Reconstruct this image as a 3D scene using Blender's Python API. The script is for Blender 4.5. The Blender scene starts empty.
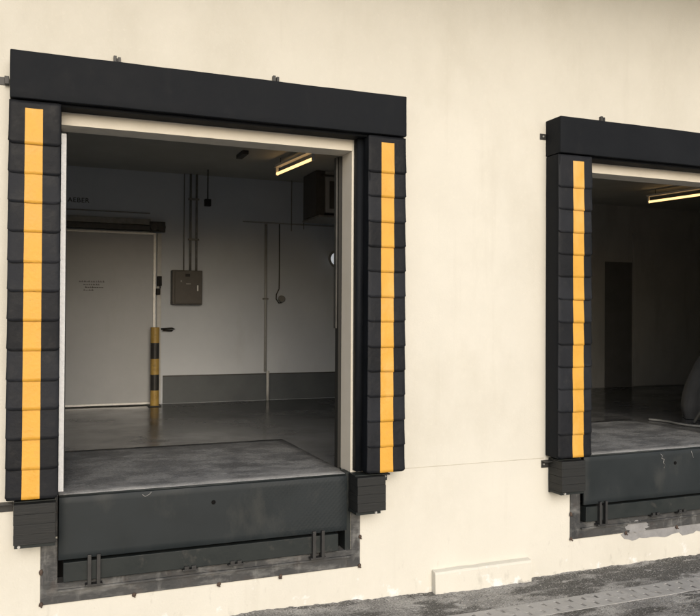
import bpy, bmesh, math, random
from mathutils import Vector, Matrix, noise
random.seed(7)
R = math.radians
scene = bpy.context.scene
col = bpy.data.collections.new('place'); scene.collection.children.link(col)

# ------------------------------------------------------------------ materials
def mat(name, c1, c2=None, scale=4.0, rough=.6, rough2=None, metal=0., bump=0., bscale=60., detail=6., stretch=(1, 1, 1),
        lo=.35, hi=.65, spec=None, extra=None):
    m = bpy.data.materials.new(name); m.use_nodes = True
    nt = m.node_tree; N = nt.nodes; L = nt.links
    b = N['Principled BSDF']
    b.inputs['Roughness'].default_value = rough; b.inputs['Metallic'].default_value = metal
    if spec is not None: b.inputs['Specular IOR Level'].default_value = spec
    tc = N.new('ShaderNodeTexCoord'); mp = N.new('ShaderNodeMapping')
    L.new(tc.outputs['Object'], mp.inputs['Vector']); mp.inputs['Scale'].default_value = stretch
    if c2 is None: c2 = c1
    nz = N.new('ShaderNodeTexNoise'); nz.inputs['Scale'].default_value = scale; nz.inputs['Detail'].default_value = detail
    nz.inputs['Roughness'].default_value = .62
    L.new(mp.outputs[0], nz.inputs['Vector'])
    cr = N.new('ShaderNodeValToRGB'); cr.color_ramp.elements[0].position = lo; cr.color_ramp.elements[1].position = hi
    cr.color_ramp.elements[0].color = (*c1, 1); cr.color_ramp.elements[1].color = (*c2, 1)
    L.new(nz.outputs['Fac'], cr.inputs['Fac']); L.new(cr.outputs['Color'], b.inputs['Base Color'])
    if rough2 is not None:
        mr = N.new('ShaderNodeMapRange'); mr.inputs['From Min'].default_value = lo; mr.inputs['From Max'].default_value = hi
        mr.inputs['To Min'].default_value = rough; mr.inputs['To Max'].default_value = rough2
        L.new(nz.outputs['Fac'], mr.inputs['Value']); L.new(mr.outputs[0], b.inputs['Roughness'])
    if bump:
        n2 = N.new('ShaderNodeTexNoise'); n2.inputs['Scale'].default_value = bscale; n2.inputs['Detail'].default_value = 8
        L.new(mp.outputs[0], n2.inputs['Vector'])
        bp = N.new('ShaderNodeBump'); bp.inputs['Strength'].default_value = bump; bp.inputs['Distance'].default_value = .01
        L.new(n2.outputs['Fac'], bp.inputs['Height']); L.new(bp.outputs['Normal'], b.inputs['Normal'])
    if extra: extra(nt, b, cr, mp, tc)
    return m

def overlay(color, scale, lo, hi, amount=1., stretch=(1, 1, 1), offset=(0, 0, 0), zfade=None, detail=8, axis='Z'):
    """mix a second noise-shaped tint over the base colour (dirt, stains, splashes)"""
    def f(nt, b, cr, mp, tc):
        N = nt.nodes; L = nt.links
        src = b.inputs['Base Color'].links[0].from_socket
        m2 = N.new('ShaderNodeMapping'); m2.inputs['Scale'].default_value = stretch; m2.inputs['Location'].default_value = offset
        L.new(tc.outputs['Object'], m2.inputs['Vector'])
        nz = N.new('ShaderNodeTexNoise'); nz.inputs['Scale'].default_value = scale; nz.inputs['Detail'].default_value = detail
        nz.inputs['Roughness'].default_value = .65
        L.new(m2.outputs[0], nz.inputs['Vector'])
        fac = nz.outputs['Fac']
        if zfade:
            sp = N.new('ShaderNodeSeparateXYZ'); L.new(tc.outputs['Object'], sp.inputs[0])
            mz = N.new('ShaderNodeMapRange'); mz.inputs['From Min'].default_value = zfade[0]; mz.inputs['From Max'].default_value = zfade[1]
            mz.inputs['To Min'].default_value = zfade[2]; mz.inputs['To Max'].default_value = zfade[3]
            L.new(sp.outputs[axis], mz.inputs['Value'])
            ad = N.new('ShaderNodeMath'); ad.operation = 'ADD'; L.new(fac, ad.inputs[0]); L.new(mz.outputs[0], ad.inputs[1]); fac = ad.outputs[0]
        mr = N.new('ShaderNodeMapRange'); mr.inputs['From Min'].default_value = lo; mr.inputs['From Max'].default_value = hi
        mr.inputs['To Max'].default_value = amount
        L.new(fac, mr.inputs['Value'])
        mx = N.new('ShaderNodeMix'); mx.data_type = 'RGBA'
        L.new(mr.outputs[0], mx.inputs['Factor']); L.new(src, mx.inputs['A']); mx.inputs['B'].default_value = (*color, 1)
        L.new(mx.outputs['Result'], b.inputs['Base Color'])
    return f
def chain(*fs):
    def f(*a):
        for g in fs: g(*a)
    return f
def emit(name, color, strength):
    m = bpy.data.materials.new(name); m.use_nodes = True
    b = m.node_tree.nodes['Principled BSDF']; b.inputs['Base Color'].default_value = (.8, .8, .8, 1)
    b.inputs['Emission Color'].default_value = (*color, 1); b.inputs['Emission Strength'].default_value = strength
    return m

def checker_plate(nt, b, cr, mp, tc):
    """worn tread-plate pattern that shows where it is not filled with dirt"""
    N = nt.nodes; L = nt.links
    mm = N.new('ShaderNodeMapping'); mm.inputs['Rotation'].default_value = (0, R(45), 0); mm.inputs['Scale'].default_value = (1, 1, 1)
    L.new(tc.outputs['Object'], mm.inputs['Vector'])
    w = N.new('ShaderNodeTexVoronoi'); w.inputs['Scale'].default_value = 36; w.distance = 'CHEBYCHEV'; w.inputs['Randomness'].default_value = 0
    L.new(mm.outputs[0], w.inputs['Vector'])
    nz = N.new('ShaderNodeTexNoise'); nz.inputs['Scale'].default_value = 1.1; L.new(tc.outputs['Object'], nz.inputs['Vector'])
    mr = N.new('ShaderNodeMapRange'); mr.inputs['From Min'].default_value = .9; mr.inputs['From Max'].default_value = 1.6
    sx = N.new('ShaderNodeSeparateXYZ'); L.new(tc.outputs['Object'], sx.inputs[0])
    pp = N.new('ShaderNodeMath'); pp.operation = 'PINGPONG'; pp.inputs[1].default_value = 2.4; L.new(sx.outputs['X'], pp.inputs[0])
    aa = N.new('ShaderNodeMath'); aa.operation = 'MULTIPLY_ADD'; aa.inputs[1].default_value = 1.2; L.new(nz.outputs['Fac'], aa.inputs[0]); L.new(pp.outputs[0], aa.inputs[2])
    mr.inputs['From Min'].default_value = 2.1; mr.inputs['From Max'].default_value = 2.7
    L.new(aa.outputs[0], mr.inputs['Value'])
    bp = N.new('ShaderNodeBump'); bp.inputs['Distance'].default_value = .0035
    ml = N.new('ShaderNodeMath'); ml.operation = 'MULTIPLY'; ml.inputs[1].default_value = .6
    L.new(mr.outputs[0], ml.inputs[0]); L.new(ml.outputs[0], bp.inputs['Strength']); L.new(w.outputs['Distance'], bp.inputs['Height'])
    L.new(bp.outputs['Normal'], b.inputs['Normal'])

M = {}
M['wall'] = mat('cream_wall_paint', (.612, .592, .528), (.648, .628, .563), 1.3, .8, bump=.2, bscale=70,
    extra=chain(overlay((.50, .475, .41), 2.2, .58, .80, .4, (1.6, 1, .12)),
                overlay((.47, .445, .37), .9, .48, .75, .45, (1, 1, .6), (4, 0, 1)),
                overlay((.70, .67, .60), 26, .55, .75, .35),
                overlay((.76, .76, .76), 5.5, .72, .80, .8, (1, 1, 1), zfade=(-.72, -1.05, 0, .17)),
                overlay((.34, .32, .28), 11, .70, .90, .55, (1, 1, .5), zfade=(-.2, -1.12, 0, .14)),
                overlay((.22, .21, .19), 9, .84, .96, .7, zfade=(-.98, -1.12, 0, .38))))
M['wall2'] = mat('cream_lintel_paint', (.72, .67, .57), (.78, .73, .63), 3, .7, bump=.1, bscale=90,
    extra=overlay((.50, .45, .36), 5, .56, .75, .5, (.6, 1, 2)))
M['joint'] = mat('joint_line', (.40, .37, .31), (.55, .52, .44), 6, .9)
M['vinyl'] = mat('black_vinyl', (.0075, .0090, .0118), (.0110, .0128, .0160), 3, .6, .75, bump=.25, bscale=22, spec=.12,
    extra=overlay((.030, .030, .030), 6, .6, .9, .35, (1, 1, .4)))
for i_, k_ in enumerate((.72, .88, 1.05, 1.3)):
    M['flap%d' % i_] = mat('dark_flap_rubber', (.0095 * k_, .0108 * k_, .0138 * k_), (.015 * k_, .0165 * k_, .0205 * k_), 6, .5, .68, bump=.3, bscale=30, spec=.18,
        extra=chain(overlay((.05, .048, .045), 9, .56, .85, .4, (1, 1, 1), (i_ * 3, 0, 0)), overlay((.07, .068, .064), 5, .62, .76, .3, (2.5, 1, .5), (i_ * 5, 2, 0))))
M['yellow'] = mat('amber_stripe', (.61, .318, .036), (.68, .362, .050), 6, .5, .65, bump=.3, bscale=40,
    extra=chain(overlay((.42, .24, .08), 12, .58, .82, .45), overlay((.12, .085, .05), 34, .66, .76, .5), overlay((.80, .52, .22), 3, .52, .7, .4, (1, 1, .4))))
M['rubber'] = mat('bumper_rubber', (.007, .008, .0082), (.011, .0122, .0125), 7, .62, .75, bump=.2, bscale=12, stretch=(.7, 1, 9),
    extra=overlay((.045, .045, .042), 8, .6, .85, .4, (.4, 1, 6)))
M['steel_lip'] = mat('blue_black_steel', (.0125, .0170, .0195), (.0185, .0235, .0265), 2.5, .5, .65, .0, spec=.3,
    extra=chain(overlay((.065, .065, .06), 3.5, .56, .8, .5, (1, 1, .5)), overlay((.17, .165, .15), 24, .74, .82, .35), checker_plate))
M['steel_bar'] = mat('dark_steel', (.013, .0175, .0185), (.020, .0245, .0245), 4, .5, .65, .0, spec=.3, bump=.15, bscale=30,
    extra=overlay((.10, .09, .08), 10, .58, .8, .5))
M['steel_frame'] = mat('rusty_angle_steel', (.034, .036, .038), (.062, .062, .062), 5, .55, .75, .1, bump=.4, bscale=35,
    extra=chain(overlay((.060, .042, .032), 7, .54, .74, .5), overlay((.22, .22, .215), 9, .54, .70, .6, (1, 1, .3), (3, 1, 2)), overlay((.30, .30, .29), 3, .50, .7, .5, (1, 1, 3), (1, 1, 2))))
M['rust'] = mat('rusty_stud', (.05, .032, .024), (.09, .062, .046), 30, .8, bump=.5)
M['black_metal'] = mat('black_bracket', (.018, .018, .019), (.03, .03, .03), 12, .5)
M['zinc'] = mat('zinc', (.45, .45, .44), (.6, .6, .58), 20, .4, metal=.6)
M['guide'] = mat('pale_galvanised', (.92, .92, .92), (.82, .82, .82), 40, .5, .6, .0, bump=.6, bscale=60)
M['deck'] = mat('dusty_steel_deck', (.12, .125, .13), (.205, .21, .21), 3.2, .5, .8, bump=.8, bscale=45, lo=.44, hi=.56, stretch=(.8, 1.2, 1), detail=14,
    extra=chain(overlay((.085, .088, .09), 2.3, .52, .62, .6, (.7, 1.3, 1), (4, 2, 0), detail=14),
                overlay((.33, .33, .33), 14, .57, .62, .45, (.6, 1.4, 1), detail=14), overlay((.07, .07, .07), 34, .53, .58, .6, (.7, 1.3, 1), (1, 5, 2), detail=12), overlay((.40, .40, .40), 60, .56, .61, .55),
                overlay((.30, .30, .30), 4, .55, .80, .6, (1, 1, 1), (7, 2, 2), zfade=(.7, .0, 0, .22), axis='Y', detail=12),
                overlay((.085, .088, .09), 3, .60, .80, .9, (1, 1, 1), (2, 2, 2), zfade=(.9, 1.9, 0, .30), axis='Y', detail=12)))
M['floor'] = mat('polished_dark_floor', (.036, .039, .042), (.060, .063, .066), 1.4, .13, .30, bump=.05, bscale=12,
    extra=chain(overlay((.12, .122, .122), 3.2, .54, .72, .5, (.5, 1.2, 1), detail=12),
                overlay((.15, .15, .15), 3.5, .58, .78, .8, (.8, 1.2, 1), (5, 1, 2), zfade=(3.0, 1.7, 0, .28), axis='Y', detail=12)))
M['inner'] = mat('grey_white_plaster', (.565, .60, .65), (.615, .65, .695), 1.2, .8, bump=.1, bscale=50,
    extra=overlay((.47, .485, .50), 2, .55, .8, .4, (1, 1, .3)))
M['inner2'] = mat('dimmed_right_hall_wall', (.50, .495, .47), (.56, .55, .52), 1.5, .8, extra=overlay((.33, .32, .30), 3, .5, .8, .6, (1, 1, .2)))  # right hall walls, the room's dimness partly put into a duller tone
M['dado'] = mat('slate_dado_paint', (.075, .085, .094), (.095, .107, .115), 3, .5, .6, extra=overlay((.06, .06, .06), 5, .58, .8, .5))
M['ceil2'] = mat('pale_ceiling', (.5, .5, .46), (.56, .56, .52), 1.5, .85)
M['jamb'] = mat('brightened_reveal_cream', (.76, .70, .59), (.82, .76, .66), 3, .7)  # paler than the wall paint, brightness of the reveal put into the colour
M['grey_pipe'] = mat('grey_painted_pipe', (.36, .36, .35), (.42, .42, .41), 10, .45)
M['ceil'] = mat('olive_grey_ceiling', (.46, .46, .42), (.52, .52, .48), 1.5, .85)
M['void'] = mat('dark_doorway', (.14, .138, .13), (.17, .167, .16), 3, .8)
M['door'] = mat('cold_room_door_panel', (.36, .375, .395), (.41, .425, .44), 1.5, .38, .5, bump=.03, bscale=14,
    extra=overlay((.30, .30, .30), 3, .55, .8, .4, (1, 1, .25)))
M['trim'] = mat('bright_aluminium', (.80, .80, .78), (.70, .70, .68), 20, .35, metal=.1)
M['rail'] = mat('dark_rail_metal', (.03, .03, .028), (.055, .053, .048), 14, .5)
M['conduit'] = mat('dull_conduit', (.20, .195, .18), (.27, .26, .24), 14, .5, metal=.2)
M['pale_pipe'] = mat('pale_plastic_pipe', (.50, .50, .48), (.58, .58, .56), 10, .4)
M['panelbox'] = mat('brown_grey_enclosure', (.075, .068, .058), (.10, .09, .078), 8, .45, .6, .1)
M['wall_ink'] = mat('smudged_black_paint', (.02, .018, .015), (.07, .065, .055), 40, .7)
M['inkblack'] = mat('black_paint', (.015, .014, .012), None, 5, .7)
M['ink'] = mat('faded_print', (.05, .045, .042), (.13, .12, .115), 30, .7)
M['post_y'] = mat('dirty_yellow_paint', (.36, .23, .055), (.48, .32, .08), 9, .5, extra=overlay((.12, .09, .04), 14, .55, .75, .6))
M['post_k'] = mat('post_black_paint', (.018, .018, .017), (.03, .03, .028), 9, .5)
M['white'] = mat('white_enamel', (.78, .77, .74), (.72, .70, .66), 5, .4)
M['tube'] = emit('lit_fluorescent_tube', (1.0, .60, .24), 1.9)
M['lens'] = emit('lit_lamp_lens', (.92, .96, 1.0), .38)
M['tarp'] = mat('grey_plastic_sheet', (.13, .13, .128), (.19, .185, .18), 3, .45, .6, bump=.5, bscale=6, stretch=(3, 3, .4))
M['asphalt'] = mat('worn_asphalt', (.20, .197, .19), (.38, .375, .36), 2.8, .85, .95, bump=1.0, bscale=60, lo=.38, hi=.62, detail=14,
    extra=chain(overlay((.07, .068, .063), 2.1, .50, .55, .85, (.55, 1.4, 1), (7, 3, 0), detail=14),
                overlay((.50, .49, .48), 5.0, .61, .65, .7, (.6, 1.5, 1), (2, 8, 0), detail=14),
                overlay((.62, .61, .58), 75, .56, .62, .65),
                overlay((.03, .03, .03), 45, .57, .63, .7),
                overlay((.015, .015, .015), 100, .55, .60, .7)))
M['drain'] = mat('grey_cast_concrete', (.36, .355, .345), (.44, .435, .425), 6, .75, bump=.4, bscale=70,
    extra=overlay((.15, .145, .14), 8, .56, .75, .6))
M['dark_hole'] = mat('drain_darkness', (.006, .006, .006), None, 5, .9, spec=.1)
M['mortar'] = mat('grey_cement_patch', (.21, .21, .215), (.30, .30, .30), 5, .85, bump=.6, bscale=25)
M['hose'] = mat('pale_hose', (.30, .30, .29), (.2, .2, .19), 12, .45)
M['grit'] = mat('loose_grit', (.05, .048, .045), (.40, .39, .37), 9, .9)
M['apron'] = mat('yard_concrete', (.22, .215, .205), (.30, .29, .275), .8, .85, bump=.5, bscale=40)

# ------------------------------------------------------------------ mesh helpers
def link(o, parent=None):
    col.objects.link(o)
    if parent: o.parent = parent
    return o
def finish(bm, name, mats, parent=None, bevel=0, smooth=False, origin=None):
    me = bpy.data.meshes.new(name)
    bmesh.ops.recalc_face_normals(bm, faces=bm.faces)
    if origin is not None:
        for v in bm.verts: v.co -= Vector(origin)
    bm.to_mesh(me); bm.free()
    if not isinstance(mats, (list, tuple)): mats = [mats]
    for m in mats: me.materials.append(M[m])
    if smooth:
        for p in me.polygons: p.use_smooth = True
    o = bpy.data.objects.new(name, me)
    if origin is not None: o.location = origin
    link(o, parent)
    if bevel:
        md = o.modifiers.new('bevel', 'BEVEL'); md.width = bevel; md.segments = 2; md.limit_method = 'ANGLE'
    return o
def box(bm, x0, x1, y0, y1, z0, z1, mi=0):
    v = [bm.verts.new((x, y, z)) for x in (x0, x1) for y in (y0, y1) for z in (z0, z1)]
    for q in ((0, 1, 3, 2), (4, 6, 7, 5), (0, 4, 5, 1), (2, 3, 7, 6), (0, 2, 6, 4), (1, 5, 7, 3)):
        f = bm.faces.new([v[i] for i in q]); f.material_index = mi
def B(name, m, x0, x1, y0, y1, z0, z1, parent=None, bevel=.003):
    bm = bmesh.new(); box(bm, x0, x1, y0, y1, z0, z1)
    return finish(bm, name, m, parent, bevel)
def tube(bm, pts, r, n=10, cap=True, mi=0):
    pts = [Vector(p) for p in pts]; rings = []
    for i, p in enumerate(pts):
        d = (pts[min(i + 1, len(pts) - 1)] - pts[max(i - 1, 0)]).normalized()
        a = Vector((0, 0, 1)) if abs(d.z) < .9 else Vector((1, 0, 0))
        u = d.cross(a).normalized(); w = d.cross(u)
        rr = r[i] if isinstance(r, (list, tuple)) else r
        rings.append([bm.verts.new(p + rr * (u * math.cos(2 * math.pi * k / n) + w * math.sin(2 * math.pi * k / n))) for k in range(n)])
    for a, b in zip(rings, rings[1:]):
        for k in range(n):
            f = bm.faces.new((a[k], a[(k + 1) % n], b[(k + 1) % n], b[k])); f.material_index = mi; f.smooth = True
    if cap:
        for q in (rings[0], rings[-1]):
            f = bm.faces.new(q); f.material_index = mi
def T(name, m, pts, r, parent=None, n=10):
    bm = bmesh.new(); tube(bm, pts, r, n); return finish(bm, name, m, parent)
def thing(name, label, cat, loc=(0, 0, 0), group=None):
    o = bpy.data.objects.new(name, None); o.empty_display_size = .1; link(o)
    o['label'] = label; o['category'] = cat
    if group: o['group'] = group
    return o
def tag(o, label, cat, group=None):
    o['label'] = label; o['category'] = cat
    if group: o['group'] = group
    return o
def settle(root, p):
    """move a thing's Empty to its base point without moving its parts"""
    p = Vector(p); root.location = p
    for c in root.children: c.location = c.location - p
    return root
def fill_grid(bm, xs, ys, f, skip=lambda x, y: False, mi=lambda x, y: 0):
    vs = {}
    def V(i, j):
        if (i, j) not in vs: vs[(i, j)] = bm.verts.new(f(xs[i], ys[j]))
        return vs[(i, j)]
    for i in range(len(xs) - 1):
        for j in range(len(ys) - 1):
            cx, cy = (xs[i] + xs[i + 1]) / 2, (ys[j] + ys[j + 1]) / 2
            if skip(cx, cy): continue
            fc = bm.faces.new((V(i, j), V(i + 1, j), V(i + 1, j + 1), V(i, j + 1))); fc.material_index = mi(cx, cy)
    return vs
def frange(a, b, st):
    n = max(1, round((b - a) / st)); return [a + (b - a) * i / n for i in range(n + 1)]

# ------------------------------------------------------------------ ground, yard
def ground_z(x):
    return -1.052 - .048 * min(1, max(0, (x - 1.6) / 1.6))
bm = bmesh.new()
def gz(x, y):
    n = noise.noise(Vector((x * 3, y * 3, 0))) * .008 + noise.noise(Vector((x * 14, y * 14, 3))) * .006 + noise.noise(Vector((x * 45, y * 45, 9))) * .005
    lift = .022 * max(0, 1 - (-y) / .10) * max(0, .35 + noise.noise(Vector((x * 4, 0, 5))) * .9 + noise.noise(Vector((x * 22, 0, 7))) * .35)
    rut = -.012 * (1 if y < -.84 else 0)
    fade = 1 if -.50 < y or y < -.80 else .15
    return ground_z(x) + n * fade + (lift if y > -.12 else 0) + rut * 0
fill_grid(bm, frange(.3, 7.6, .022), frange(-1.7, .01, .02), lambda x, y: (x, y, gz(x, y)))
for f in bm.faces: f.smooth = True
o = finish(bm, 'asphalt_strip', 'asphalt'); o['kind'] = 'structure'
bm = bmesh.new()
xs = [-150, -60, -20, -6, .3, 7.6, 20, 60, 150]; ys = [-160, -60, -20, -8, -1.7, .01]
fill_grid(bm, xs, ys, lambda x, y: (x, y, ground_z(x)), skip=lambda x, y: .3 < x < 7.6 and -1.7 < y < .01)
o = finish(bm, 'ground', 'apron'); o['kind'] = 'structure'

# loose grit lying along the foot of the wall and beside the drain
bm = bmesh.new()
for k in range(900):
    x = random.uniform(.9, 7.2)
    y = -abs(random.gauss(0, .05)) - .015 if k < 520 else random.choice((random.uniform(-.50, -.06), random.uniform(-1.3, -.8)))
    if 3.15 < x < 4.19 and y > -.085: continue
    s = random.uniform(.003, .010); z = gz(x, y) + s * .3
    ring = [bm.verts.new((x + s * random.uniform(.6, 1.2) * math.cos(a), y + s * random.uniform(.6, 1.2) * math.sin(a), z)) for a in (0, 1.3, 2.5, 3.8, 5.1)]
    t = bm.verts.new((x, y, z + s * .7))
    for i in range(5): bm.faces.new((ring[i], ring[(i + 1) % 5], t))
o = finish(bm, 'gravel', 'grit'); o['kind'] = 'stuff'; o['label'] = 'loose grit along the foot of the cream wall'; o['category'] = 'gravel'

# drain cover: slab with two staggered rows of slots
dr = thing('drain_cover', 'long grey slotted drain cover strip set in the asphalt in front of the wall', 'drain')
p = .134; x0d, x1d = 1.2, 11.0
xs = [x0d]; k = 0; slots = []
while x0d + k * p + .11 < x1d:
    a = x0d + k * p; slots.append(a)
    xs += [a + .022, a + .046, a + .022 + .042, a + .046 + .042]; k += 1
xs = sorted(xs) + [x1d]
rows = (( -.622, -.560, .022), (-.742, -.680, .064))
def in_slot(x, y):
    for (ya, yb, off) in rows:
        if ya < y < yb:
            t = (x - x0d - off) % p
            if t < .030 and x - x0d > off: return True
    return False
bm = bmesh.new()
xs = [x0d]
for a in slots: xs += [a + .022, a + .052, a + .064, a + .094]
xs.append(x1d)
ys = [-.782, -.742, -.680, -.622, -.560, -.522]
zt = lambda x: ground_z(x) + .004
fill_grid(bm, xs, ys, lambda x, y: (x, y, zt(x) - .034), skip=in_slot)
ex = bmesh.ops.extrude_face_region(bm, geom=bm.faces[:])
for v in [g for g in ex['geom'] if isinstance(g, bmesh.types.BMVert)]: v.co.z += .034
finish(bm, 'slotted_slab', 'drain', dr)
bm = bmesh.new(); fill_grid(bm, frange(x0d, x1d, .1), [-.775, -.53], lambda x, y: (x, y, zt(x) - .012))
finish(bm, 'channel', 'dark_hole', dr)
settle(dr, (3.5, -.65, -1.1))

# cream kerb block at the foot of the wall
bm = bmesh.new()
xs = frange(3.176, 4.165, .05)
prof = [(-.002, -1.12), (-.070, -1.12), (-.068, -.925), (-.060, -.906), (-.002, -.898)]
rings = []
for x in xs:
    rings.append([bm.verts.new((x + noise.noise(Vector((x, y, z)) * 9) * .004, y + (noise.noise(Vector((x * 7, y, z * 7))) * .004 if y < -.01 else 0), z + noise.noise(Vector((x * 6, y * 5, 1))) * .005)) for y, z in prof])
for a, b in zip(rings, rings[1:]):
    for k in range(5): bm.faces.new((a[k], a[(k + 1) % 5], b[(k + 1) % 5], b[k]))
bm.faces.new(rings[0]); bm.faces.new(rings[-1])
tag(finish(bm, 'concrete_block', 'wall', bevel=.006), 'low cream painted block at the foot of the wall between the two docks', 'block')

# ------------------------------------------------------------------ building shell
DX = 4.63
OP = [(.119, 2.41), (.119 + DX, 2.41 + DX)]
ZL, ZF = 2.695, -.645
bd = thing('warehouse_building', 'cream painted warehouse wall with two loading bays open to the dark hall behind', 'building')
bm = bmesh.new()
xs = sorted([-30, 40, -2, 9] + [v for o_ in OP for v in o_]); zs = [-1.35, ZF, ZL, 3.6, 5.4]
hole = lambda x, z: ZF < z < ZL and any(a < x < b for a, b in OP)
TW = .22
fill_grid(bm, xs, zs, lambda x, z: (x, 0, z), skip=hole)
fill_grid(bm, xs, zs, lambda x, z: (x, TW, z), skip=hole)
for a, b in OP:
    for x in (a, b):
        bm.faces.new([bm.verts.new(c) for c in ((x, 0, ZF), (x, TW, ZF), (x, TW, ZL), (x, 0, ZL))])
    for z in (ZF, ZL):
        bm.faces.new([bm.verts.new(c) for c in ((a, 0, z), (b, 0, z), (b, TW, z), (a, TW, z))])
finish(bm, 'front_wall', 'wall', bd)
# shallow render plinth: the joint line at dock level
for a, b in ((-30, -.30), (2.86, 4.34), (9.2, 40)):
    B('render_joint', 'joint', a, b, -.0016, -.0002, -.004, .0015, bd, 0)
for a, b in OP:
    B('lintel', 'wall2', a + .001, b - .001, -.004, TW + .002, ZL - .003, 2.80, bd, .002)
B('added_shade_eave', 'ceil', -30, 40, -2.4, .3, 5.15, 5.3, bd, 0)  # unseen eave, added to darken the top of the wall
# hall shell
YB = 5.6; ZC = 3.41
B('back_wall', 'inner', -1.4, 4.60, YB, YB + .2, -.01, ZC + .1, bd, 0)
B('back_wall', 'inner2', 4.60, 13.5, YB + .01, YB + .2, -.01, ZC + .1, bd, 0)
B('side_wall', 'inner', -1.6, -1.4, TW + .002, YB, -.01, ZC + .1, bd, 0)
B('side_wall', 'inner2', 13.5, 13.7, TW + .002, YB, -.01, ZC + .1, bd, 0)
B('partition_wall', 'inner', 4.55, 4.62, TW + .002, YB - .002, -.01, ZC + .1, bd, 0)
B('partition_wall', 'inner2', 4.62, 4.645, TW + .002, YB - .002, -.01, ZC + .1, bd, 0)
B('ceiling', 'ceil', -1.6, 4.58, TW + .002, YB + .2, ZC, ZC + .15, bd, 0)
B('ceiling', 'ceil2', 4.582, 13.7, TW + .002, YB + .2, ZC, ZC + .15, bd, 0)
B('brightened_reveal', 'jamb', 2.4045, 2.4098, -.003, TW + .001, .001, ZL - .004, bd, 0)  # skin added over the right reveal, its paler colour brightens the shaded side
B('roof', 'ceil', -30, 40, 0, YB + .3, 5.4, 5.6, bd, 0)
B('inner_front_lining', 'inner2', 7.1, 13.5, TW + .002, TW + .02, 0, ZC, bd, 0)
B('dado', 'dado', 1.66, 4.55, YB - .006, YB, 0, .40, bd, .001)
B('dado_edge', 'rail', 1.66, 4.55, YB - .010, YB - .0005, .395, .412, bd, .001)
B('doorway', 'void', 9.75, 10.38, YB - .004, YB + .009, 0, 2.345, bd, 0)
B('wall_panel', 'inner2', 10.40, 11.55, YB - .03, YB + .009, .01, 2.9, bd, .003)
B('cable_ledge', 'conduit', .0, 1.46, YB - .03, YB - .001, 2.785, 2.80, bd, .002)
# floor: one slab with pits left open under the levellers
bm = bmesh.new()
deckY = 1.88
xs = sorted([-1.6, 13.7] + [v for a, b in OP for v in (a, b - .03)]); ys = [TW, deckY, YB + .2]
fill_grid(bm, xs, ys, lambda x, y: (x, y, -.004), skip=lambda x, y: y < deckY and any(a < x < b for a, b in OP))
fl = finish(bm, 'floor', 'floor'); fl['kind'] = 'structure'

# ------------------------------------------------------------------ dock shelters
def flap(parent, x0, x1, s0, s1, z0, z1, stripe_top=None, seed=0):
    """one overlapping rubber leaf, z1 top, z0 bottom; tapered, curled and with rounded lower corners"""
    rnd = random.Random(seed)
    w = x1 - x0; cx = (x0 + x1) / 2
    xs = sorted([x0, x0 + .006, x0 + .018, x0 + .035, s0, (s0 + s1) / 2, s1, x1 - .035, x1 - .018, x1 - .006, x1, (x0 + .03 + s0) / 2, (x1 - .03 + s1) / 2])
    zs = frange(z0, z1, .025)
    if stripe_top: zs = sorted(zs + [stripe_top])
    tilt = rnd.uniform(-.002, .002); out = rnd.uniform(.004, .010); dz = rnd.uniform(-.004, .004)
    def f(x, z):
        t = (z1 - z) / (z1 - z0); s = (x - cx) / (w / 2)
        y = -.196 - .004 - out * t ** 1.4 - tilt * s
        e = max(0, abs(s) - .80) / .20
        y += .007 * e ** 3
        xx = cx + (x - cx) * (1 + .022 * t ** 3 - (.004 * (1 - t)))
        zz = z + dz * t + noise.noise(Vector((x * 8, z * 3, seed))) * .002
        if t > .88: zz += (.020 * e ** 2.2) * (t - .88) / .12 + noise.noise(Vector((x * 14, seed, 3))) * .003
        y += noise.noise(Vector((x * 5, z * 5, seed * 3.1))) * .004
        return (xx, y, zz)
    bm = bmesh.new()
    top = stripe_top if stripe_top else 99
    fill_grid(bm, xs, zs, f, mi=lambda x, z: 1 if s0 < x < s1 and z < top else 0)
    for fc in bm.faces: fc.smooth = True
    o = finish(bm, 'flap', ['flap%d' % rnd.choice((0, 1, 2, 2, 3, 3)), 'yellow'], parent)
    sm = o.modifiers.new('thick', 'SOLIDIFY'); sm.thickness = .004; sm.offset = -1
    return o
def soft_box(bm, x0, x1, y0, y1, z0, z1, n=.06, amp=.003, rad=.012, seed=0):
    b2 = bmesh.new(); box(b2, x0, x1, y0, y1, z0, z1)
    bmesh.ops.recalc_face_normals(b2, faces=b2.faces)
    bmesh.ops.bevel(b2, geom=b2.edges[:], offset=rad, segments=3, affect='EDGES', profile=.5)
    for ax, (a, b) in enumerate(((x0, x1), (y0, y1), (z0, z1))):
        for c in frange(a, b, n)[1:-1]:
            nrm = [0, 0, 0]; nrm[ax] = 1; co = [0, 0, 0]; co[ax] = c
            bmesh.ops.bisect_plane(b2, geom=b2.verts[:] + b2.edges[:] + b2.faces[:], plane_co=co, plane_no=nrm)
    for v in b2.verts:
        q = v.co * 3 + Vector((seed, 0, 0)); q2 = Vector((v.co.x * 5, v.co.y * 2, v.co.z * 14 + seed))
        v.co += Vector((noise.noise(q), noise.noise(q + Vector((9, 3, 1))) + .7 * noise.noise(q2), noise.noise(q + Vector((2, 7, 5))))) * amp
    me = bpy.data.meshes.new('tmp'); b2.to_mesh(me); b2.free(); bm.from_mesh(me); bpy.data.meshes.remove(me)
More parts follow.
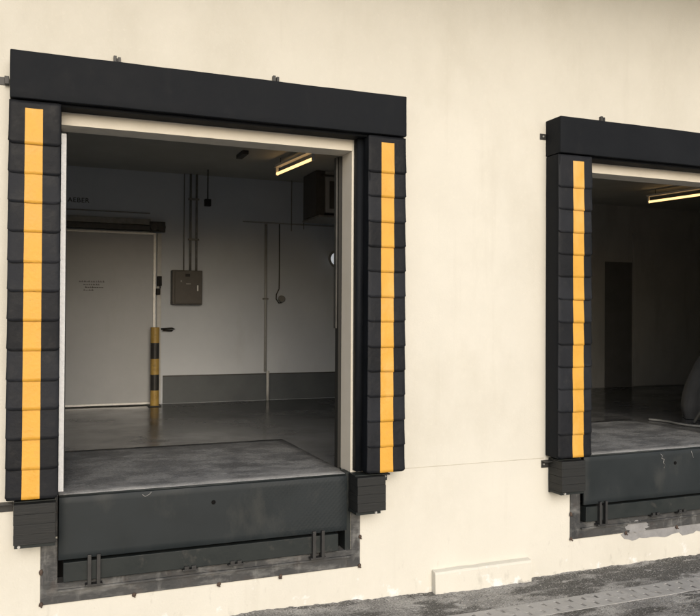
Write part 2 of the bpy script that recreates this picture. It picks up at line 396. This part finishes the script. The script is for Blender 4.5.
def shelter(label, hx0, hx1, pads, brk, seed):
    t = thing('dock_shelter', label, 'dock shelter', group='black dock shelters round the loading bays')
    bm = bmesh.new(); soft_box(bm, hx0, hx1, -.222, -.001, 2.803, 3.135, seed=seed, amp=.0025, rad=.007)
    finish(bm, 'header_pad', 'vinyl', t, smooth=True)
    B('header_base', 'vinyl', hx0 + .03, hx1 - .03, -.16, -.001, 2.785, 2.803, t, .002)
    for (x0, x1, s0, s1) in pads:
        bm = bmesh.new(); soft_box(bm, x0 + .004, x1 - .004, -.196, -.001, .02, 2.798, n=.12, seed=seed + x0, amp=.002)
        if 2 < x0 < 4 or x0 > 6: box(bm, x0 - .048, x0 + .0035, -.085, -.0012, .022, 2.784)
        else: box(bm, x1 - .0035, x1 + .004, -.085, -.0012, .022, 2.784)
        sp = finish(bm, 'side_pad', 'vinyl', t, smooth=True)
        for k in range(13):
            zb = 2.49 - .2055 * k
            zt_ = 2.792 if k == 0 else zb + .2055 + .035
            # upper leaf hangs over the next one
            fl_ = flap(sp, x0, x1, s0, s1, zb, zt_, 2.742 if k == 0 else None, seed=seed * 100 + k + int(x0 * 10))
    for kind, x, z in brk:
        bm = bmesh.new()
        if kind == 'top':
            box(bm, x - .026, x - .004, -.035, -.001, 3.13, 3.236); box(bm, x + .006, x + .026, -.030, -.001, 3.13, 3.230); box(bm, x - .0038, x + .0058, -.020, -.001, 3.13, 3.222)
        elif kind == 'side':
            box(bm, x - .05, x + .06, -.006, -.001, z - .028, z + .028); box(bm, x + .03, x + .06, -.05, -.0065, z - .028, z + .028)
        else:
            box(bm, x, x + .12, -.008, -.001, z - .035, z + .035); box(bm, x, x + .12, -.07, -.0085, z + .023, z + .035)
        br = finish(bm, 'bracket', 'black_metal', t, .002)
        if kind != 'top':
            bm = bmesh.new(); bx = x + (-.02 if kind == 'side' else .02 if x < 2 or x > 4 else .10)
            bmesh.ops.create_cone(bm, segments=6, radius1=.009, radius2=.009, depth=.010, cap_ends=True, matrix=Matrix.Translation((bx, -.014, z)) @ Matrix.Rotation(R(90), 4, 'X'))
            finish(bm, 'bolt', 'zinc', br)
    return settle(t, (hx0 + .5, -.1, .02))
shelter('wide black padded dock shelter with amber stripes around the larger, left loading bay', -.218, 2.805,
        [(-.224, .115, -.120, -.005), (2.472, 2.812, 2.588, 2.703)],
        [('top', .505, 0), ('top', 1.733, 0), ('side', -.29, 2.965), ('foot', -.30, -.058), ('foot', 2.62, -.052)], 1)
shelter('black padded dock shelter around the right-hand loading bay cut off by the photo edge', 4.352, 7.36,
        [(4.350, 4.724, 4.510, 4.630), (7.10, 7.44, 7.218, 7.333)],
        [('top', 4.99, 0), ('side', 4.335, 2.985), ('foot', 4.31, -.055)], 2)

# ------------------------------------------------------------------ bumpers
def bumper(label, x0, x1, tabs, boltx):
    t = thing('dock_bumper', label, 'dock bumper', group='black laminated rubber dock bumpers')
    bm = bmesh.new()
    n = 4; z0, z1 = -.285, -.006; h = (z1 - z0) / n
    for k in range(n):
        j = random.uniform(-.003, .003)
        box(bm, x0 + random.uniform(0, .003), x1 - random.uniform(0, .003), -.21 + j, -.012, z0 + k * h + .0004, z0 + (k + 1) * h - .0004)
    finish(bm, 'rubber_block', 'rubber', t, .0018)
    B('mounting_plate', 'steel_bar', tabs[0], tabs[1], -.010, -.001, -.32, -.003, t, .001)
    B('base_angle', 'steel_bar', tabs[0], tabs[1], -.19, -.0105, -.312, -.287, t, .002)
    B('top_angle', 'steel_bar', x0 + .004, x1 - .004, -.15, -.0105, -.0045, .004, t, .001)
    for bx in boltx:
        bm = bmesh.new()
        bmesh.ops.create_cone(bm, segments=8, radius1=.012, radius2=.010, depth=.014, cap_ends=True, matrix=Matrix.Translation((bx, -.196, -.299)) @ Matrix.Rotation(R(90), 4, 'X'))
        finish(bm, 'bolt', 'zinc', t)
    return settle(t, ((x0 + x1) / 2, -.1, -.32))
bumper('black rubber dock bumper under the leftmost padded column', -.172, .105, (-.165, .100), (-.135,))
bumper('black rubber dock bumper under the right column of the left bay', 2.384, 2.638, (2.384, 2.60), (2.555,))
bumper('black rubber dock bumper under the column of the right bay', 4.385, 4.650, (4.392, 4.645), (4.43,))

# ------------------------------------------------------------------ dock levellers
def leveller(dx, label, hole, brs, clips, seed):
    t = thing('dock_leveler', label, 'dock leveler', group='dark steel dock levellers in the bay sills')
    a, b = .119 + dx, 2.41 + dx
    # lip plate, hanging; slight dents
    bm = bmesh.new()
    def f(x, z): return (x, -.034 + noise.noise(Vector((x * 1.5, z * 3, seed))) * .004, z)
    xs = frange(a + .006, b - .055, .08)
    if hole: xs = sorted(xs + [hole])
    fill_grid(bm, frange(a + .006, b - .055, .08), frange(-.462, -.012, .05), f)
    lipo = finish(bm, 'lip', 'steel_lip', t, smooth=True)
    sm = lipo.modifiers.new('thick', 'SOLIDIFY'); sm.thickness = .02; sm.offset = 1
    lipo.data.update()
    bv = lipo.modifiers.new('bevel', 'BEVEL'); bv.width = .002; bv.limit_method = 'ANGLE'
    T('hinge', 'steel_bar', [(a + .006, -.012, -.012), (b - .055, -.012, -.012)], .009, t)
    if hole:
        bm = bmesh.new()
        bmesh.ops.create_cone(bm, segments=16, radius1=.017, radius2=.017, depth=.006, cap_ends=True, matrix=Matrix.Translation((hole, -.0555, -.137)) @ Matrix.Rotation(R(90), 4, 'X'))
        finish(bm, 'lip_hole', 'dark_hole', lipo)
    # deck
    bm = bmesh.new()
    fill_grid(bm, frange(a + .006, b - .033, .12), frange(0, deckY - .004, .12), lambda x, y: (x, y, .0 + noise.noise(Vector((x * 1.2, y * 1.2, seed))) * .003))
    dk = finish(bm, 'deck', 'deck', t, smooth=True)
    sm = dk.modifiers.new('thick', 'SOLIDIFY'); sm.thickness = .014; sm.offset = -1 if dk.data.polygons[0].normal.z > 0 else 1
    # beam under the lip
    B('beam', 'steel_bar', a + .04, b - .125, -.042, .13, -.628, -.488, t, .004)
    B('pit_back', 'dark_hole', a + .002, b - .002, .14, .16, ZF, -.02, t, 0)
    B('pit_cheek', 'steel_bar', b - .052, b - .004, -.006, .135, ZF + .002, .004, t, .003)
    for x0, x1 in brs:
        bm = bmesh.new()
        box(bm, x0 - .004, x0 + .022, -.078, -.012, -.655, -.44); box(bm, x1 - .022, x1 + .004, -.078, -.012, -.655, -.44)
        box(bm, x0 - .02, x1 + .02, -.072, -.0118, -.670, -.6555)
        finish(bm, 'beam_bracket', 'black_metal', t, .002)
    for x0 in clips:
        bm = bmesh.new(); box(bm, x0, x0 + .12, -.062, -.0118, -.645, -.632); box(bm, x0 + .015, x0 + .05, -.064, -.0425, -.6315, -.608); box(bm, x0 + .07, x0 + .105, -.064, -.0425, -.6315, -.608)
        finish(bm, 'stop_clip', 'black_metal', t, .002)
    # pit angle frame
    fr = bmesh.new()
    fa, fb = .005 + dx, 2.493 + dx
    box(fr, fa, fb, -.010, -.0008, -.785, ZF - .001)
    box(fr, a - .01, b + .01, -.0098, .13, ZF - .0008, ZF + .006); box(fr, a + .002, b - .002, -.028, -.0101, -.70, -.684)
    box(fr, fa, a - .001, -.010, -.0008, ZF - .0008, -.315)
    box(fr, b + .001, fb, -.010, -.0008, ZF - .0008, -.30)
    box(fr, (.1065 if dx == 0 else 4.652), a + .0005, -.0095, -.0012, -.3, -.004); box(fr, b + .0008, (2.383 if dx == 0 else b + .08), -.0095, -.0012, -.2995, -.004) if dx else None
    fo = finish(fr, 'pit_frame', 'steel_frame', t, .002)
    for (x, z) in ((fa + .004, -.545), (fa + .006, -.778), (.66 + dx, -.788), (1.30 + dx, -.79), (1.80 + dx, -.788), (fb - .002, -.54), (fb - .006, -.78), (2.2 + dx, -.788)):
        if dx > 0 and x > 6.4: continue
        if dx == 0 and abs(x - 2.2) < .01: continue
        bm = bmesh.new()
        bmesh.ops.create_icosphere(bm, subdivisions=2, radius=.015, matrix=Matrix.Translation((x, -.014, z)) @ Matrix.Diagonal((1, .6, 1.25, 1)))
        for v in bm.verts: v.co += Vector((1, 1, 1)) * noise.noise(v.co * 60) * .008
        tube(bm, [(x, -.005, z - .005), (x + .004, -.034, z - .012)], .006, 6)
        finish(bm, 'anchor_stud', 'rust', fo, smooth=True)
    # chalky scrapes on the lip
    return settle(t, ((a + b) / 2, 0, -.78))
leveller(0, 'dark steel dock leveller with hanging lip and lower beam in the left bay sill', 1.245,
         ((.328, .410), (2.057, 2.150)), (1.01, 1.365), 1)
leveller(DX, 'dark steel dock leveller with chalk scribbles on its lip in the right bay sill', 5.866,
         ((4.928, 5.012), (6.70, 6.79)), (5.56, 5.90), 2)
# chalk scribbles on the second lip, tiny paint scratch on the first
def scribble(pts, r, name, lab, root):
    bm = bmesh.new(); tube(bm, pts, r, 5)
    o = finish(bm, name, 'drain', None); o.parent = root; o.location -= root.location
    return o
levs = [o for o in bpy.data.objects if o.name.startswith('dock_leveler')]
l2 = [o for o in levs if o.location.x > 4][0]; l1 = [o for o in levs if o.location.x < 4][0]
sc = lambda px, s, z: [(px + dx_ * s, -.0585, z + dz_ * s) for dx_, dz_ in ((-.02, .05), (.0, .03), (-.01, .01), (.02, .0), (.01, -.03), (.03, -.05), (.015, -.08))]
scribble(sc(5.70, 1.1, -.09), .0022, 'chalk_mark', '', l2)
scribble([(6.07, -.0585, -.03), (6.085, -.0585, -.06), (6.10, -.0585, -.10)], .002, 'chalk_mark', '', l2)
scribble([(.71, -.0585, -.035), (.73, -.0585, -.05), (.76, -.0585, -.036), (.775, -.0585, -.02)], .0016, 'chalk_mark', '', l1)

# door guides inside the left and right jambs
for i, (a, b) in enumerate(OP):
    g = thing('door_guide', ('pale galvanised door guide strip along the left edge of the left bay', 'galvanised door guide strip behind the column of the right bay')[i], 'door guide')
    if i == 0:
        B('rail', 'guide', a + .003, a + .040, TW - .13, TW + .03, 0, ZL - .045, g, .003)
        B('seal', 'inkblack', a + .041, a + .049, TW + .0, TW + .06, 0, ZL - .01, g, .002)
        settle(g, (a + .03, TW, 0))
        g2 = thing('door_guide', 'dark rubber edged door guide along the right edge of the left bay', 'door guide')
        B('seal', 'inkblack', b - .034, b + .03, TW + .004, TW + .08, 0, ZL - .01, g2, .002)
        B('rail', 'rail', b - .05, b - .035, TW + .03, TW + .08, 1.2, ZL - .01, g2, .002)
        settle(g2, (b - .02, TW, 0))
    else:
        B('rail', 'black_metal', a + .004, a + .03, TW + .003, TW + .05, 0, ZL - .01, g, .003)
        settle(g, (a + .02, TW, 0))

# cement patch around the right pit frame
bm = bmesh.new()
top = [(5.255, -.720), (5.32, -.69), (5.42, -.683), (5.50, -.70), (5.6, -.787), (7.3, -.787)]
n = 46
up = []; dn = []
for k in range(n):
    x = 5.235 + (7.3 - 5.235) * k / (n - 1)
    zt_ = -.7855 if x > 5.26 else -.80
    zb = -.865 + .035 * noise.noise(Vector((x * 7, 0, 0))) + .02 * noise.noise(Vector((x * 23, 4, 0))) - .02 * (x - 5.2) * .3
    if k == 0: zb = -.80
    if k == 1: zb = -.845
    up.append(bm.verts.new((x, -.0035, zt_))); dn.append(bm.verts.new((x, -.0035, zb)))
for k in range(n - 1): bm.faces.new((up[k], up[k + 1], dn[k + 1], dn[k]))
cp = finish(bm, 'cement_patch', 'mortar', bd)
cp.modifiers.new('thick', 'SOLIDIFY').thickness = .004
bm = bmesh.new()      # smear of the same mortar over the frame
ctr = Vector((5.43, -.0135, -.735)); ring = []
for k in range(40):
    an = 2 * math.pi * k / 40
    rr = 1 + .45 * noise.noise(Vector((math.cos(an) * 2.2, math.sin(an) * 2.2, 4))) + .25 * noise.noise(Vector((math.cos(an) * 7, math.sin(an) * 7, 8)))
    ring.append(bm.verts.new(ctr + Vector((.14 * rr * math.cos(an), 0, .058 * rr * math.sin(an)))))
bm.faces.new(ring)
cp = finish(bm, 'cement_smear', 'mortar', bd); cp.modifiers.new('thick', 'SOLIDIFY').thickness = .003

# ------------------------------------------------------------------ cold room sliding door
t = thing('sliding_door', 'grey cold room sliding door with pale trim and faded notice on the back wall', 'door')
pn = B('door_panel', 'door', .0, 1.50, YB - .10, YB - .03, .04, 2.47, t, .004)
B('top_trim', 'trim', .0, 1.53, YB - .112, YB - .03, 2.4705, 2.50, t, .002)
B('side_trim', 'trim', 1.5005, 1.535, YB - .112, YB - .03, .02, 2.47, t, .002)
B('bottom_trim', 'trim', .0, 1.50, YB - .112, YB - .03, .012, .0395, t, .002)
B('door_frame', 'pale_pipe', 1.565, 1.625, YB - .05, YB - .0005, .0, 2.50, t, .003)
rl = B('rail', 'rail', .0, 1.60, YB - .16, YB - .05, 2.525, 2.60, t, .004)
B('rail_cover', 'conduit', .0, 1.46, YB - .10, YB - .0005, 2.61, 2.70, t, .006)
bm = bmesh.new()
for x in (1.50, 1.60):
    bmesh.ops.create_cone(bm, segments=20, radius1=.06, radius2=.06, depth=.05, cap_ends=True, matrix=Matrix.Translation((x, YB - .19, 2.58)) @ Matrix.Rotation(R(90), 4, 'X'))
box(bm, 1.44, 1.66, YB - .16, YB - .12, 2.51, 2.66)
finish(bm, 'roller', 'rail', rl, .003)
bm = bmesh.new(); box(bm, 1.56, 1.62, YB - .15, YB - .05, 1.73, 1.87); box(bm, 1.545, 1.60, YB - .14, YB - .05, 1.60, 1.69); box(bm, 1.585, 1.60, YB - .17, YB - .15, 1.69, 1.84)
finish(bm, 'latch', 'inkblack', t, .006)
# faded notice: rows of worn print, too faint to read
bm = bmesh.new()
def worn(x0, x1, z, h):
    x = x0
    while x < x1:
        w = random.uniform(.014, .03)
        hh = h * random.uniform(.7, 1)
        yy = YB - .1012
        v = [bm.verts.new(c) for c in ((x, yy, z), (x + w, yy, z), (x + w, yy, z + hh * .45), (x, yy, z + hh * .45))]; bm.faces.new(v)
        if random.random() < .7:
            v = [bm.verts.new(c) for c in ((x + w * .3, yy - .0002, z + hh * .5), (x + w * .6, yy - .0002, z + hh * .5), (x + w * .6, yy - .0002, z + hh), (x + w * .3, yy - .0002, z + hh))]; bm.faces.new(v)
        x += w + random.uniform(.004, .01)
worn(.48, .80, 1.765, .025); worn(.54, .76, 1.722, .025); worn(.56, .80, 1.685, .025); worn(.54, .66, 1.645, .025)
finish(bm, 'notice_print', 'ink', pn)
settle(t, (.75, YB, 0))

# painted characters above the door
cu = bpy.data.curves.new('c', 'FONT'); cu.body = 'AEBER'; cu.size = .094; cu.extrude = .001; cu.offset = .0008; cu.space_character = 1.12
tmp = bpy.data.objects.new('c', cu); scene.collection.objects.link(tmp)
bpy.context.view_layer.update()
me = bpy.data.meshes.new_from_object(tmp.evaluated_get(bpy.context.evaluated_depsgraph_get()))
bpy.data.objects.remove(tmp); me.name = 'wall_lettering'; me.materials.append(M['wall_ink'])
o = link(bpy.data.objects.new('wall_lettering', me)); o.rotation_euler = (R(90), 0, 0); o.location = (.325, YB - .003, 2.90)
tag(o, 'short row of five dark characters on the back wall above the sliding door', 'lettering')

# guard post
t = thing('guard_post', 'yellow and black banded guard post beside the sliding door', 'post')
px_, py_ = 1.51, 5.32
for k in range(5):
    bm = bmesh.new(); z0 = .0 + .226 * k
    bmesh.ops.create_cone(bm, segments=20, radius1=.062, radius2=.062, depth=.2255, cap_ends=True, matrix=Matrix.Translation((px_, py_, z0 + .113)))
    finish(bm, 'painted_band', ('post_y', 'post_k')[k % 2], t)
B('base_plate', 'post_k', px_ - .09, px_ + .09, py_ - .09, py_ + .09, .0, .010, t)
settle(t, (px_, py_, 0))
bm = bmesh.new(); tube(bm, [(1.63, YB, 1.10), (1.63, YB - .08, 1.10), (1.78, YB - .08, 1.11), (1.82, YB - .06, 1.10), (1.78, YB - .07, 1.075), (1.65, YB - .07, 1.08)], .012, 8)
tag(finish(bm, 'wall_hook', 'inkblack'), 'small black hook on the back wall right of the banded post', 'hook')

# electrical panel and its conduits
t = thing('electrical_panel', 'brown grey electrical panel box mounted on the back wall', 'electrical panel')
B('enclosure', 'panelbox', 1.765, 2.205, YB - .17, YB - .001, 1.46, 1.965, t, .006)
dd = B('door', 'panelbox', 1.80, 2.198, YB - .19, YB - .1705, 1.475, 1.95, t, .005)
B('handle', 'trim', 2.12, 2.14, YB - .205, YB - .1905, 1.66, 1.745, dd, .002)
B('name_plate', 'inkblack', 1.95, 2.02, YB - .194, YB - .1905, 1.87, 1.91, dd, .001)
B('indicator', 'conduit', 1.88, 1.90, YB - .196, YB - .1905, 1.79, 1.815, dd, .001)
B('warning_label', 'conduit', 1.96, 2.03, YB - .193, YB - .1905, 1.755, 1.775, dd, .001)
settle(t, (1.98, YB, 1.46))
t = thing('conduit_run', 'pair of thin vertical conduits dropping from the ceiling to the electrical panel', 'conduit')
for x, r, m in ((2.045, .017, 'conduit'), (2.135, .017, 'conduit'), (1.95, .008, 'conduit')):
    T('conduit', m, [(x, YB - .05, 1.966), (x, YB - .05, ZC - .001)], r, t)
B('clamp', 'conduit', 2.01, 2.17, YB - .072, YB - .028, 2.42, 2.445, t, .002)
B('clamp', 'conduit', 2.01, 2.17, YB - .072, YB - .028, 3.02, 3.045, t, .002)
settle(t, (2.05, YB, 1.97))
t = thing('hanging_box', 'small black box hanging on a thin rod from the ceiling near the conduits', 'box')
T('rod', 'rail', [(2.21, 5.1, 2.98), (2.21, 5.1, ZC - .001)], .008, t)
B('box_body', 'inkblack', 2.165, 2.255, 5.06, 5.14, 2.88, 2.98, t, .006)
settle(t, (2.21, 5.1, 2.88))
t = thing('wall_pipe', 'grey vertical pipe running down the back wall past the dado', 'pipe')
T('pipe', 'grey_pipe', [(3.21, YB - .035, .44), (3.21, YB - .035, 2.72)], .022, t, 14)
T('lower_pipe', 'pale_pipe', [(3.245, YB - .06, .0), (3.245, YB - .06, .45)], .024, t, 14)
B('clip', 'conduit', 3.17, 3.25, YB - .062, YB - .001, 1.55, 1.575, t, .002)
settle(t, (3.22, YB, 0))
bm = bmesh.new(); tube(bm, [(2.85, YB - .02, 2.745), (4.54, YB - .02, 2.735)], .011, 8)
tag(finish(bm, 'cable_pipe', 'grey_pipe'), 'thin horizontal cable pipe high on the back wall', 'pipe')
t = thing('corded_socket', 'grey socket hanging on a black cord against the back wall', 'socket')
T('cord', 'rail', [(3.43, YB - .02, 2.73), (3.432, YB - .022, 2.1), (3.43, YB - .02, 1.72), (3.38, YB - .04, 1.63), (3.375, YB - .05, 1.56), (3.42, YB - .05, 1.50), (3.46, YB - .05, 1.51)], .009, t)
bm = bmesh.new(); bmesh.ops.create_cone(bm, segments=18, radius1=.055, radius2=.048, depth=.07, cap_ends=True, matrix=Matrix.Translation((3.47, YB - .036, 1.565)) @ Matrix.Rotation(R(90), 4, 'X'))
finish(bm, 'socket_body', 'conduit', t, .004)
settle(t, (3.45, YB, 1.5))
t = thing('drop_wires', 'two pale wires dropping from the ceiling beside the lit lamp', 'wire')
T('wire', 'conduit', [(3.60, 5.5, ZC - .001), (3.60, 5.5, 2.62)], .008, t, 6)
T('wire', 'conduit', [(3.80, 5.5, 3.16), (3.80, 5.5, 2.66)], .008, t, 6)
settle(t, (3.7, 5.5, 2.7))

# hanging ventilation unit at right
t = thing('ceiling_unit', 'dark boxy ventilation unit hung from the ceiling at the right of the left bay', 'ventilation unit')
B('housing', 'grey_pipe', 3.80, 4.46, 4.5, 5.15, 2.80, ZC - .002, t, .008)
B('side_column', 'panelbox', 3.66, 3.7955, 4.52, 5.1, 2.76, ZC - .002, t, .004)
B('drip_tray', 'conduit', 3.68, 4.5, 4.44, 5.2, 2.725, 2.757, t, .004)
T('pipe', 'rail', [(3.70, 4.46, 3.33), (4.5, 4.46, 3.33)], .016, t)
B('grille', 'panelbox', 3.86, 4.4, 4.488, 4.4995, 2.86, 3.26, t, .002)
settle(t, (4.1, 4.8, 2.73))

# round lamp on the wall, partly hidden by the right jamb
t = thing('round_lamp', 'bright round wall lamp half hidden by the right jamb of the left bay', 'lamp')
c = Vector((4.40, YB - .05, 2.225)); dirn = Vector((-.55, -.8, -.25)).normalized()
q = dirn.to_track_quat('Z', 'Y').to_matrix().to_4x4()
bm = bmesh.new(); bmesh.ops.create_cone(bm, segments=28, radius1=.10, radius2=.15, depth=.10, cap_ends=True, matrix=Matrix.Translation(c) @ q)
finish(bm, 'housing', 'conduit', t, .004)
bm = bmesh.new(); bmesh.ops.create_uvsphere(bm, u_segments=24, v_segments=12, radius=.11, matrix=Matrix.Translation(c + dirn * .045) @ q @ Matrix.Diagonal((1, 1, .35, 1)))
finish(bm, 'lens', 'lens', t, smooth=True)
settle(t, c)

# ceiling lamps
def lamp(x, y0, y1, label, rot=0, root_dup=None):
    t = thing('ceiling_lamp', label, 'lamp', group='lit fluorescent tube lamps on the hall ceilings')
    T('lamp_tube', 'tube', [(0, -(y1 - y0) / 2, -.115), (0, (y1 - y0) / 2, -.115)], .019, t, 16)
    B('batten', 'white', -.035, .035, -(y1 - y0) / 2 - .03, (y1 - y0) / 2 + .03, -.03, -.0, t, .003)
    for s in (-1, 1):
        yy = s * ((y1 - y0) / 2 + .012)
        B('tube_holder', 'white', -.018, .018, yy - .011, yy + .011, -.14, -.0305, t, .003)
        T('hanger', 'rail', [(0, yy * .8, .0005), (0, yy * .8, ZC - 3.33 - .001)], .005, t, 6)
    t.location = (x, (y0 + y1) / 2, 3.33); t.rotation_euler = (0, 0, rot)
    return t
lamp(2.985, 2.87, 4.0, 'lit fluorescent tube lamp seen through the left bay', R(5.8))
lamp(9.41, 2.75, 4.0, 'lit fluorescent tube lamp seen through the right bay', R(10.4))
t = B('ceiling_box', 'rail', 2.35, 2.43, 3.6, 3.95, ZC - .05, ZC - .001, None, .004)
tag(t, 'small brown junction box on the ceiling left of the lit lamp', 'junction box')

# ------------------------------------------------------------------ second hall: draped stack, pole and hose
bm = bmesh.new()
cx_, cy_ = 8.22, 1.62; rings = []
for i in range(22):
    h = i / 21; z = .0 + .92 * h
    rad = .50 * (1 - .55 * h ** 2.2) * (1 - .10 * math.exp(-((h) / .1) ** 2))
    ring = []
    for k in range(48):
        an = 2 * math.pi * k / 48
        fold = 1 + .045 * math.sin(an * 9 + 2 * h) * (1 - h) + .05 * noise.noise(Vector((math.cos(an) * 2, math.sin(an) * 2, h * 2)))
        ring.append(bm.verts.new((cx_ + rad * fold * math.cos(an) + .10 * h, cy_ + .8 * rad * fold * math.sin(an), z)))
    rings.append(ring)
for a, b in zip(rings, rings[1:]):
    for k in range(48): bm.faces.new((a[k], a[(k + 1) % 48], b[(k + 1) % 48], b[k]))
bm.faces.new(rings[-1])
tag(finish(bm, 'covered_bundle', 'tarp', smooth=True), 'grey sheet draped over a bundle on the floor inside the right bay', 'covered bundle')
bm = bmesh.new(); tube(bm, [(7.50, 1.30, .012), (7.86, 1.14, .62), (8.3, .98, 1.35)], .017, 8)
tag(finish(bm, 'pole', 'conduit'), 'thin grey pole leaning against the draped bundle in the right bay', 'pole')
bm = bmesh.new()
pts = [Vector((7.18, 1.72, .012)), Vector((7.25, 1.50, .012)), Vector((7.22, 1.25, .014)), Vector((7.30, 1.02, .014)), Vector((7.6, .82, .014)), Vector((8.1, .75, .014)), Vector((8.6, .9, .014))]
sm_ = []
for i in range(len(pts) - 1):
    p0, p1, p2, p3 = pts[max(i - 1, 0)], pts[i], pts[i + 1], pts[min(i + 2, len(pts) - 1)]
    for s in range(8):
        u = s / 8; sm_.append(.5 * ((2 * p1) + (p2 - p0) * u + (2 * p0 - 5 * p1 + 4 * p2 - p3) * u * u + (3 * p1 - p0 - 3 * p2 + p3) * u ** 3))
tube(bm, sm_, .014, 8)
tag(finish(bm, 'hose', 'hose'), 'pale hose curling on the floor inside the right bay', 'hose')

# ------------------------------------------------------------------ world, sun, camera
w = bpy.data.worlds.new('World'); scene.world = w; w.use_nodes = True
nt = w.node_tree; bg = nt.nodes['Background']
sky = nt.nodes.new('ShaderNodeTexSky'); sky.sky_type = 'NISHITA'; sky.sun_disc = False
EL, AZ = 23, 186      # azimuth of the sun, degrees clockwise from +Y
sky.sun_elevation = R(EL); sky.sun_rotation = R(AZ); sky.air_density = 1.0; sky.dust_density = 3; sky.ozone_density = 1.5
nt.links.new(sky.outputs[0], bg.inputs[0]); bg.inputs[1].default_value = .15
sl = bpy.data.lights.new('sun', 'SUN'); sl.energy = 1.5; sl.angle = R(44); sl.color = (1, .985, .955)
so = bpy.data.objects.new('sun', sl); col.objects.link(so)
d = Vector((math.sin(R(AZ)) * math.cos(R(EL)), math.cos(R(AZ)) * math.cos(R(EL)), math.sin(R(EL))))
so.rotation_euler = d.to_track_quat('Z', 'Y').to_euler(); so.location = (0, -8, 12)

cam = bpy.data.cameras.new('camera'); co = bpy.data.objects.new('camera', cam); col.objects.link(co)
cam.sensor_width = 36; cam.lens = 771.78 / 700 * 36; cam.clip_end = 600; cam.clip_start = .05
yaw, pit, rol = .379747496, .00972464862, .00538507511
mt = Matrix.Rotation(-yaw, 4, 'Z') @ Matrix.Rotation(math.pi / 2 + pit, 4, 'X') @ Matrix.Rotation(rol, 4, 'Z')
mt.translation = (0, -6, 1.31218954)
co.matrix_world = mt
scene.camera = co
scene.view_settings.view_transform = 'Standard'; scene.view_settings.look = 'None'
scene.view_settings.exposure = .09; scene.view_settings.gamma = 1
scene.render.engine = 'CYCLES'
scene.cycles.max_bounces = 10; scene.cycles.diffuse_bounces = 6
